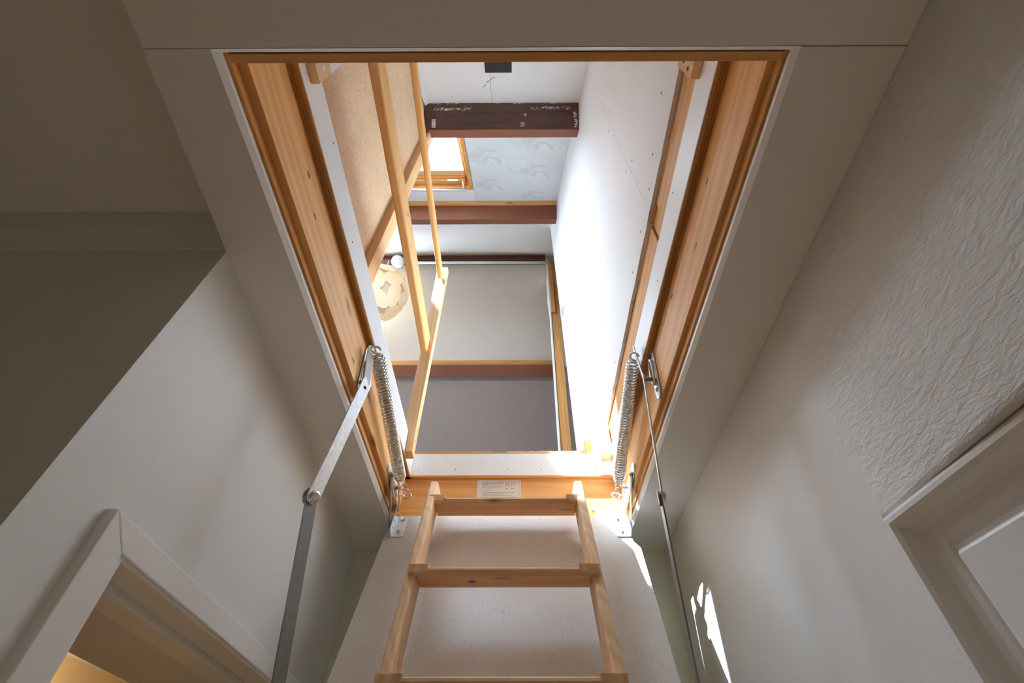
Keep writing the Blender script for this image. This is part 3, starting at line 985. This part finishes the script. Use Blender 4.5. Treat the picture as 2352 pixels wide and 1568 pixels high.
# ================================================================== LADDER
ld = thing('loft_ladder', 'short wooden loft ladder with scalloped treads fixed on the hatch door', 'ladder', (-.02, .95, -.35))
def rail(x0, x1):
    # front edge line y = .918 + .45 z ; depth .072 away from the viewer
    dv = V((0, .893, -.45)) * .074
    def fp(x, z):
        return V((x, .918 + .45 * z, z))
    zt, zb = .765, -.30
    mb = MB()
    a = [fp(x0, zb), fp(x1, zb), fp(x1, zt), fp(x0, zt)]
    b = [a[0] + dv, a[1] + dv, a[2] + dv + V((0, .015, .033)), a[3] + dv + V((0, .015, .033))]
    mb.add(a + b, [(0, 1, 2, 3), (7, 6, 5, 4), (0, 4, 5, 1), (1, 5, 6, 2), (2, 6, 7, 3), (3, 7, 4, 0)])
    mb.build('rail', 'ladder', ld, bevel=.006, segs=3)
rail(-.246, -.223)
rail(.177, .201)
rungs = [(1.240, .703), (1.111, .457), (.981, .2186), (.868, -.028), (.757, -.275)]
def rung(y, z, x0, x1):
    TH, DP = .0185, .08
    xi0, xi1 = -.2225, .1765
    # tread between the rails
    t = MB()
    t.box(xi0, xi1, y + .012, y + DP, z - TH, z)
    t.build('tread', 'tread', ld, bevel=.0015)
    # bullnose front edge, set back behind the flat lips at both ends
    prof = [(.016, 0), (.009, -.0004), (.0045, -.003), (.0028, -.008), (.0045, -.014), (.009, -TH - .0005), (.016, -TH - .0008)]
    nz = MB()
    nz.prism([(x0 + .021, y + a, z + b) for a, b in prof], (x1 - x0 - .042, 0, 0))
    nz.build('nosing', 'nose', ld)
for y, z in rungs:
    rung(y, z, -.238, .193)
# scalloped end blocks under the nosing, pale end grain
def endblock(y, z, x, sgn):
    pts = [(x, z), (x + sgn * .046, z)]
    for i in range(8):
        th = math.pi / 2 * i / 7
        pts.append((x + sgn * (.019 + .026 * math.cos(th)), z - .0035 - .0155 * math.sin(th)))
    pts.append((x, z - .019))
    mb = MB()
    mb.prism([(px, y - .007, pz) for px, pz in pts], (0, .0185, 0))
    mb.build('nosing_lip', 'ladder', ld, bevel=.0008, label='pale scalloped lip at the tread end')
for y, z in rungs[:4]:
    endblock(y - .0005, z + .0012, -.2385, 1)
    endblock(y - .0005, z + .0012, .1935, -1)
# steel stand-off brackets that hold the rails to the door
for x in (-.2375, .191):
    for z in (.62, .05):
        p = V((x, .918 + .45 * z, z)) + V((0, .893, -.45)) * .072
        q = pd(x, z - .02, .001)
        MB().bar(p, q, (1, 0, 0), .05, .003).build('bracket', 'darksteel', ld)
# counterbored bolt in the second tread, and knots
MB().disc((-.098, 1.155, .4388), (0, 0, -1), .011, .0004, 14).build('bolt_hole', 'screwhead', ld)

# ================================================================== SPRINGS
def spring(name, label, p, q, r, turns, wire, bow, hook_to, eye):
    p, q = V(p), V(q)
    root = thing(name, label, 'spring', q, 'balance springs of the loft ladder')
    a = (q - p)
    L = a.length
    a.normalize()
    u = V((1, 0, 0))
    u = (u - a * u.dot(a)).normalized()
    w_ = a.cross(u)
    N_ = turns * 14
    pts = []
    for i in range(N_ + 1):
        f_ = i / N_
        th = 2 * math.pi * turns * f_
        rr = r * min(1, .55 + f_ * 12, .6 + (1 - f_) * 9)
        c = p.lerp(q, f_) + u * (bow * math.sin(math.pi * f_))
        pts.append(c + u * (rr * math.cos(th)) + w_ * (rr * math.sin(th)))
    MB().tube(pts, wire, 6).build('coil', 'steel', root, smooth=True)
    hk = []
    for i in range(15):
        th = math.pi * 1.7 * i / 14
        hk.append(p - a * (.012 + .011 * math.sin(th * .9)) + u * (.011 * math.cos(th)) * 1.0 + w_ * (.004))
    MB().tube(hk, wire, 6).build('hook', 'steel', root, smooth=True)
    # chain of links from the spring to the eye
    c0 = q + a * .004
    e = V(eye)
    d = (e - c0)
    k = 3
    for i in range(k):
        ca = c0 + d * ((i + .5) / k)
        dd = d.normalized()
        s1 = V((1, .3, 0)) if i % 2 == 0 else V((.2, 1, .2))
        s1 = (s1 - dd * s1.dot(dd)).normalized()
        hl = d.length / k * .62
        pts = []
        for j in range(14):
            th = 2 * math.pi * j / 14
            pts.append(ca + dd * (hl * math.cos(th)) + s1 * (hl * .62 * math.sin(th)))
        MB().tube(pts, .0018, 6, closed=True).build('chain_link', 'steel', root, smooth=True)
    return root
spring('spring', 'long grey coil spring with chain inside the left pine board', (-.320, .782, .810), (-.322, 1.2097, .7356), .0150, 46, .0026, -.0, None, (-.317, 1.292, .742))
spring('spring', 'long grey coil spring with chain inside the right pine board', (.302, .852, .856), (.303, 1.2436, .7461), .0150, 46, .0026, 0, None, (.292, 1.285, .722))

# ================================================================== HINGE ARMS (folding steel straps)
def arm(label, plate, lever, elbow, joint, foot, n1, n2, wallx, sgn):
    root = thing('hinge_arm', label, 'hinge arm', foot, 'folding steel arms of the hatch door')
    # mounting plate on the pine board: long lozenge with a raised loop
    pt, pb_ = V(plate[0]), V(plate[1])
    mplate = MB().strap(pt, pb_, (1, 0, 0), .036, .003, 8).build('mount_plate', 'zinc', root, bevel=.0008)
    c = pt.lerp(pb_, .55)
    lp = MB()
    ax = (pb_ - pt).normalized()
    sd = ax.cross(V((1, 0, 0)))
    loop = [c + ax * (.034 * math.cos(t_)) + sd * (.010 * math.sin(t_)) + V((-sgn * .006, 0, 0)) for t_ in [2 * math.pi * i / 20 for i in range(20)]]
    lp.tube(loop, .0032, 6, closed=True)
    lp.build('guide_loop', 'zinc', mplate, smooth=True)
    MB().disc(pt + V((-sgn * .0015, 0, 0)) + ax * .004, (-sgn, 0, 0), .006, .004, 12, 1).build('rivet', 'steel', mplate)
    MB().disc(pb_ + V((-sgn * .0015, 0, 0)) - ax * .004, (-sgn, 0, 0), .006, .004, 12, 1).build('rivet', 'steel', mplate)
    # pivot stud from the plate to the lever
    e = V(elbow)
    MB().tube([V((wallx, e.y, e.z)), e + V((sgn * .001, 0, 0))], .0055, 10).build('pivot', 'darksteel', root, smooth=True)
    MB().strap(lever, elbow, n1, .019, .003, 6).build('lever', 'zinc', root, bevel=.0006)
    ubar = MB().strap(elbow, joint, n1, .027, .0035, 8).build('upper_bar', 'zinc', root, bevel=.0006)
    MB().strap(V(joint) + V(n2).normalized() * -.004, V(foot) + V(n2).normalized() * -.004, n2, .025, .0035, 8).build('lower_bar', 'darksteel', root, bevel=.0006)
    nn = V(n1).normalized()
    ee = V(elbow).lerp(V(joint), .06)
    MB().disc(V(joint) - nn * .009, nn, .0165, .0045, 20).build('washer', 'darksteel', ubar)
    MB().disc(V(joint) + nn * .0015, nn, .0125, .007, 20, 1).build('pivot_rivet', 'steel', ubar)
    MB().disc(ee + nn * .0017, nn, .0045, .001, 10).build('bolt', 'screwhead', ubar)
nL = V((.80, -.45, -.40))
arm('bent zinc strap arm hanging from the left pine board, broad face showing', ((-.3485, .797, .826), (-.3485, .812, .726)),
    (-.334, .772, .815), (-.332, .800, .735), (-.362, .790, .446), (-.372, 1.045, -.163), nL, V((.86, -.40, -.30)), -.350, -1)
nR = V((.878, -.20, -.03))
arm('bent zinc strap arm hanging from the right pine board, seen nearly edge-on', ((.3345, .812, .848), (.3345, .836, .738)),
    (.303, .830, .872), (.309, .836, .775), (.302, .893, .502), (.325, 1.06, -.12), nR, V((.95, -.10, -.01)), .336, 1)

# ================================================================== CORNER HINGES
def corner_hinge(label, x0, x1, wallx, sgn):
    root = thing('corner_hinge', label, 'hinge', ((x0 + x1) / 2, 1.37, .64), 'steel hinges at the head of the hatch door')
    zt, zb = .696, .619
    # angle plate lying on the door, with an upturned flange on the outer side
    aplate = MB().prism([pd(x0, zb, .0005), pd(x1, zb, .0005), pd(x1, zt, .0005), pd(x0, zt, .0005)], -PDN * .003).build('angle_plate', 'zinc', root, bevel=.0008)
    xo = x0 if sgn < 0 else x1
    fw = .026
    fl_ = [pd(xo, zb, .001), pd(xo, zb + .006, fw), pd(xo, zt + .020, fw + .004), pd(xo, zt + .012, .001)]
    flg = MB().prism(fl_, (-sgn * .003, 0, 0)).build('flange', 'zinc', root, bevel=.0008)
    for k, (fx, z) in enumerate(((.62, zt - .014), (.55, zb + .016))):
        xx = x0 + (x1 - x0) * (fx if sgn < 0 else 1 - fx)
        MB().disc(pd(xx, z, .0035), -PDN, .0062, .0055, 6).build('bolt', 'steel', aplate)
    for (z, n) in ((zb + .022, .014), (zb + .048, .014)):
        MB().disc(pd(xo - sgn * .0034, z, n), (-sgn, 0, 0), .0028, .0008, 8).build('slot', 'screwhead', flg)
    # two links up to pivots on the pine board
    p1 = V((wallx - sgn * .006, 1.190, .738))
    q1 = pd(xo + sgn * .005, zb + .030, .016)
    MB().strap(p1, q1, (1, 0, 0), .020, .003, 8).build('link_bar', 'darksteel', root, bevel=.0006)
    p2 = V((wallx - sgn * .014, 1.265, .745))
    q2 = pd(xo - sgn * .006, zt + .016, .018)
    MB().strap(p2, q2, (1, 0, 0), .020, .003, 8).build('link_bar', 'zinc', root, bevel=.0006)
    MB().strap((wallx - sgn * .0018, 1.170, .748), (wallx - sgn * .0018, 1.285, .732), (1, 0, 0), .030, .003, 8).build('pivot_plate', 'zinc', root, bevel=.0006)
    for p in (p1, p2):
        MB().tube([V((wallx - sgn * .001, p.y, p.z)), p + V((-sgn * .005, 0, 0))], .0055, 10).build('pivot_pin', 'darksteel', root, smooth=True)
    # screw eye that takes the spring chain
    ec = V((wallx - sgn * .034, 1.302, .7395))
    pts = []
    for j in range(18):
        th = 2 * math.pi * j / 18
        pts.append(ec + V((.0115 * math.cos(th), .004 * math.sin(th), .0115 * math.sin(th))))
    MB().tube(pts, .0022, 6, closed=True).build('screw_eye', 'steel', root, smooth=True)
    MB().tube([V((wallx, 1.302, .7395)), ec + V((sgn * .0115, 0, 0))], .0022, 6).build('eye_shank', 'steel', root, smooth=True)
corner_hinge('steel corner hinge on the top left corner of the hatch door', -.3500, -.314, LX, -1)
corner_hinge('steel corner hinge on the top right corner of the hatch door', .292, .330, RX, 1)

# ================================================================== GUARD RAILING
gr = thing('guard_railing', 'pine guard railing of post and two rails on the left side of the hatch', 'railing', (-.33, 1.25, .85))
# the post is notched over the lining: a narrow tongue below, the full section above
mb = MB()
mb.add([(-.3335, 1.237, .850), (-.311, 1.237, .850), (-.311, 1.277, .850), (-.3335, 1.277, .850),
        (-.3335, 1.237, .926), (-.3115, 1.237, .926), (-.3115, 1.277, .926), (-.3335, 1.277, .926),
        (-.349, 1.237, .926), (-.349, 1.277, .926),
        (-.346, 1.237, 1.850), (-.299, 1.237, 1.850), (-.299, 1.268, 1.850), (-.346, 1.268, 1.850)],
       [(3, 2, 1, 0), (0, 1, 5, 4), (1, 2, 6, 5), (2, 3, 7, 6), (3, 0, 4, 7), (4, 7, 9, 8),
        (8, 4, 5, 11, 10), (5, 6, 12, 11), (6, 7, 9, 13, 12), (9, 8, 10, 13), (10, 11, 12, 13)])
gpost = mb.build('post', 'rawZ', gr, bevel=.002)
def handrail(x0, x1, z0, z1, tip):
    mb = MB()
    ya, yb = -.5, 1.2365
    a = [(x0, ya, z0), (x1, ya, z0), (x1, ya, z1), (x0, ya, z1)]
    b = [(x0, yb - tip, z0), (x1, yb - tip, z0), (x1, yb, z1), (x0, yb, z1)]
    mb.add(a + b, [(0, 1, 2, 3), (7, 6, 5, 4), (0, 4, 5, 1), (1, 5, 6, 2), (2, 6, 7, 3), (3, 7, 4, 0)])
    return mb
lrail = handrail(-.345, -.319, 1.281, 1.368, .006).build('lower_rail', 'pineY', gr, bevel=.007, segs=3)
trail = handrail(-.334, -.311, 1.741, 1.779, .006).build('handrail', 'pineY', gr, bevel=.009, segs=3)
for z in (.945, .985, 1.02, .90):
    MB().disc((-.3108, 1.257, z), (1, 0, 0), .0028, .0006, 8).build('screw', 'screwhead', gpost)
for y in (.27, .70):
    MB().disc((-.3188, y, 1.33), (1, 0, 0), .004, .0008, 10).build('screw', 'screwhead', lrail)
    MB().disc((-.3108, y + .2, 1.762), (1, 0, 0), .003, .0006, 8).build('screw', 'screwhead', trail)

# ================================================================== HARDBOARD PARTITION with end post
hp = thing('hardboard_partition', 'brown hardboard partition with a pine end post, left of the hatch', 'partition', (-.46, .3, AF))
def hx(z):
    return -.462 + .033 * (z - 1.25)
mb = MB()
def top_at(y):
    return 1.845 + .86 * y - .004
yb = .812
mb.hexa([(hx(AF) - .006, -1.0, AF), (hx(AF), -1.0, AF), (hx(AF), yb, AF), (hx(AF) - .006, yb, AF),
         (hx(1.0) - .006, -1.0, top_at(-1.0)), (hx(1.0), -1.0, top_at(-1.0)), (hx(2.53), yb, top_at(yb)), (hx(2.53) - .006, yb, top_at(yb))])
mb.build('sheet', 'hardboard', hp)
r = random.Random(12)
vs, fs = [], []
n = 26
for i in range(n + 1):
    y = .10 + (.795 - .10) * i / n
    zt = top_at(y) - .001
    e = .014 + .016 * r.random()
    vs += [(hx(zt) + .0005, y, zt), (hx(zt) + .006, y, zt - e), (hx(zt) + .012 + e * .6, y, zt + .0012)]
for i in range(n):
    a, b = 3 * i, 3 * i + 3
    fs += [(a, a + 1, b + 1, b), (a + 1, a + 2, b + 2, b + 1), (a + 2, a, b, b + 2)]
MB().add(vs, fs).build('filler', 'smear', hp, label='ragged white filler along the roof joint')
zt = 2.485
MB().hexa([(hx(AF) - .03, .812, AF), (hx(AF) + .027, .812, AF), (hx(AF) + .027, .872, AF), (hx(AF) - .03, .872, AF),
           (hx(zt) - .03, .812, zt), (hx(zt) + .027, .812, zt), (hx(zt) + .027, .872, zt), (hx(zt) - .03, .872, zt)]).build('end_post', 'rawZ', hp, bevel=.002)

# ================================================================== ROOF BEAMS
BG = 'purlins under the roof slopes'
b1 = thing('roof_beam', 'dark brown purlin smeared with white plaster, nearest of the roof beams', 'beam', nr(-.05, .97, .133), BG)
mb = MB()
mb.mat('beam')
sbox(mb, nr, -.418, .3135, .934, 1.004, .001, .133)
bo = mb.build('beam_timber', 'beam', b1, bevel=.002)
mb = MB()
sbox(mb, nr, -.405, .3125, .9355, 1.0035, .1332, .1375)
mb.build('painted_underside', 'redbrown', b1, label='red-brown painted underside')
# steel angle tying the partition post to this beam
mb = MB()
sbox(mb, nr, -.384, -.366, .9305, .9335, .085, .128)
mb.build('angle_bracket', 'zinc', b1)
for n in (.094, .118):
    MB().disc(nr(-.375, .9303, n), nr(0, 0, 0) - nr(0, 1, 0), .004, .001, 10).build('screw', 'darksteel', b1)

b2 = thing('roof_beam', 'red-brown purlin with an orange pine batten, above the skylight', 'beam', nr(-.05, 2.14, .125), BG)
mb = MB()
sbox(mb, nr, -1.6, .3135, 2.105, 2.205, .001, .128)
mb.build('beam_timber', 'redbrown', b2, bevel=.002)
mb = MB()
sbox(mb, nr, -1.6, .3125, 2.082, 2.104, .001, .026)
mb.build('batten', 'studX', b2, bevel=.001)

b3 = thing('ridge_beam', 'dark brown ridge beam at the top of the attic above a white pipe', 'beam', (-.1, 2.6, 3.9))
MB().box(-1.9, .3125, 2.556, 2.62, 3.962, 4.04).build('beam_timber', 'ridge', b3, bevel=.002)
MB().box(-1.9, .3125, 2.548, 2.556, 4.030, 4.042).build('batten', 'plyX', b3)

b4 = thing('roof_beam', 'red-brown purlin low on the far slope, crossing the woven lining', 'beam', fr(-.1, 1.1, .05), BG)
mb = MB()
sbox(mb, fr, -1.29, .45, 1.075, 1.19, .001, .06)
mb.build('beam_timber', 'redbrown', b4, bevel=.002)
mb = MB()
sbox(mb, fr, -1.29, .45, 1.032, 1.0745, .001, .03)
mb.build('batten', 'studX', b4, bevel=.001)

bs = thing('beam_stub', 'short black bitumen-coated beam stub hanging from the white roof boards', 'beam', nr(-.06, .6, .05))
mb = MB()
sbox(mb, nr, -.115, -.0035, .56, .655, .0008, .05)
mb.build('stub_body', 'black', bs, bevel=.002)
for (x, t, L) in ((-.100, .765, .022), (-.119, .785, .020), (-.134, .815, .014), (-.150, .615, .028)):
    sm = MB()
    sm.add([nr(x, t, .0006), nr(x + L, t - .020, .0006), nr(x + L + .001, t - .014, .0006), nr(x + .003, t + .004, .0006)], [(0, 1, 2, 3)])
    sm.build('smudge', 'smudge', rf)

pp = thing('pipe', 'thin white pipe running under the ridge beam', 'pipe', (-.1, 2.59, 3.94))
MB().tube([(-1.05, 2.585, 3.945), (.308, 2.585, 3.945)], .014, 12).build('tube', 'plastic', pp, smooth=True)

# ================================================================== SKYLIGHT
w1 = group_root('window_1', nr(-.74, 1.45, 0), 'pine skylight in the near roof slope, bright sky behind it')
def wpart(name, m, x0, x1, t0, t1, n0, n1, bevel=.002, label=None):
    mb = MB()
    sbox(mb, nr, x0, x1, t0, t1, n0, n1)
    return mb.build(name, m, w1, bevel=bevel, label=label)
fx0, fx1, ft0, ft1 = SX0, SX1, ST0, ST1
wpart('frame_stile', 'studZ', fx1 - .026, fx1 - .001, ft0, ft1, -.11, .004)
wpart('frame_stile', 'studZ', fx0, fx0 + .026, ft0, ft1, -.11, .004)
wpart('frame_head', 'studX', fx0 + .0265, fx1 - .0265, ft1 - .028, ft1 - .001, -.11, .004)
wpart('frame_sill', 'studX', fx0 + .0265, fx1 - .0265, ft0, ft0 + .028, -.11, .004)
sx0, sx1, st0, st1 = fx0 + .029, fx1 - .029, ft0 + .031, ft1 - .034
sd = -.045
wpart('sash_stile', 'studZ', sx1 - .020, sx1, st0, st1, -.10, sd)
wpart('sash_stile', 'studZ', sx0, sx0 + .020, st0, st1, -.10, sd)
wpart('sash_rail', 'rawX', sx0 + .0205, sx1 - .0205, st1 - .145, st1 - .083, -.10, sd, label='pale sash rail')
wpart('sash_rail', 'studX', sx0 + .0205, sx1 - .0205, st1 - .080, st1 - .058, -.10, sd + .01)
wpart('sash_rail', 'studX', sx0 + .0205, sx1 - .0205, st1 - .056, st1 - .0005, -.10, sd + .024)
wpart('sash_rail', 'studX', sx0 + .0205, sx1 - .0205, st0, st0 + .06, -.10, sd)
wpart('flashing', 'zinc', sx0 + .021, sx1 - .021, st1 - .195, st1 - .1465, -.13, -.112)
gp = wpart('pane', 'glass', sx0 + .0205, sx1 - .0205, st0 + .061, st1 - .1455, -.084, -.078, 0)
mb = MB()
mb.tube([nr(sx0 + .06, st1 - .014, .022), nr(sx1 - .010, st1 - .014, .022)], .010, 12)
hbar = mb.build('handle_bar', 'zinc', w1, smooth=True)
mb = MB()
mb.tube([nr(sx1 - .035, st1 - .014, .020), nr(sx1 - .035, st1 - .052, -.02)], .006, 8)
mb.build('handle_bracket', 'zinc', hbar, smooth=True)
wpart('latch', 'zinc', sx1 - .135, sx1 - .07, st1 - .0605, st1 - .0565, -.03, -.018, 0)

# ================================================================== LIGHT SWITCH
sw = thing('light_switch', 'white light switch on the plasterboard partition', 'switch', (PX, 1.89, 2.34))
MB().box(PX - .010, PX - .0003, 1.850, 1.932, 2.335, 2.417).build('back_plate', 'plastic', sw, bevel=.002)
MB().box(PX - .015, PX - .0102, 1.862, 1.920, 2.347, 2.405).build('rocker', 'plastic', sw, bevel=.002)

# ================================================================== PENDANT LAMP
LC = V((-1.20, 2.55, 3.42))
LR = .255
lm = thing('pendant_lamp', 'cream globe pendant lamp covered in overlapping leaf petals, hanging in the attic', 'lamp', LC)
mb = MB()
rings, segs = 12, 20
vs, fs = [], []
for i in range(1, rings):
    th = math.pi * i / rings
    for j in range(segs):
        ph = 2 * math.pi * j / segs
        vs.append(LC + V((math.sin(th) * math.cos(ph), math.sin(th) * math.sin(ph), math.cos(th))) * LR * .93)
for i in range(rings - 2):
    for j in range(segs):
        j2 = (j + 1) % segs
        fs.append((i * segs + j, i * segs + j2, (i + 1) * segs + j2, (i + 1) * segs + j))
fs.append(tuple(range(segs)))
fs.append(tuple((rings - 2) * segs + j for j in range(segs)))
mb.add(vs, fs).build('inner_shade', 'shade', lm, smooth=True)
NP = 34
ga = math.pi * (3 - math.sqrt(5))
for i in range(NP):
    zc = 1 - 2 * (i + .5) / NP
    rr = math.sqrt(1 - zc * zc)
    d = V((rr * math.cos(ga * i), rr * math.sin(ga * i), zc))
    u = d.orthogonal().normalized()
    q = Matrix.Rotation(rnd.random() * 6.28, 3, d)
    u = q @ u
    w_ = d.cross(u)
    a_, b_ = .098 + rnd.random() * .012, .070 + rnd.random() * .012
    c = LC + d * LR * (.985 + .012 * (i % 2))
    pts = []
    for j in range(12):
        th = 2 * math.pi * j / 12
        k = 1 + .10 * math.cos(2 * th + i)
        pts.append(c + u * (a_ * k * math.cos(th)) + w_ * (b_ * k * math.sin(th)))
    # gently cupped petal
    mb = MB()
    ctr = [c + d * .004]
    ring = [p - d * .010 for p in pts]
    back = [p - d * .0025 for p in ring]
    mb.add(ctr + ring + back, [(0, 1 + j, 1 + (j + 1) % 12) for j in range(12)] + [(1 + j, 13 + j, 13 + (j + 1) % 12, 1 + (j + 1) % 12) for j in range(12)])
    mb.build('petal', 'petal', lm)
MB().tube([LC + V((0, 0, LR * .9)), (LC.x, LC.y, 3.93)], .004, 8).build('cord', 'plastic', lm)
MB().disc((LC.x + .08, 2.575, 3.958), (0, -.3, -1), .065, .05, 20, 1).build('canopy', 'plastic', lm, smooth=True)

# ================================================================== LAMPS THAT BURN
lamp('POINT', (-1.85, 2.35, .47), 6.0, (1.0, .80, .50), .06, name='room_lamp')
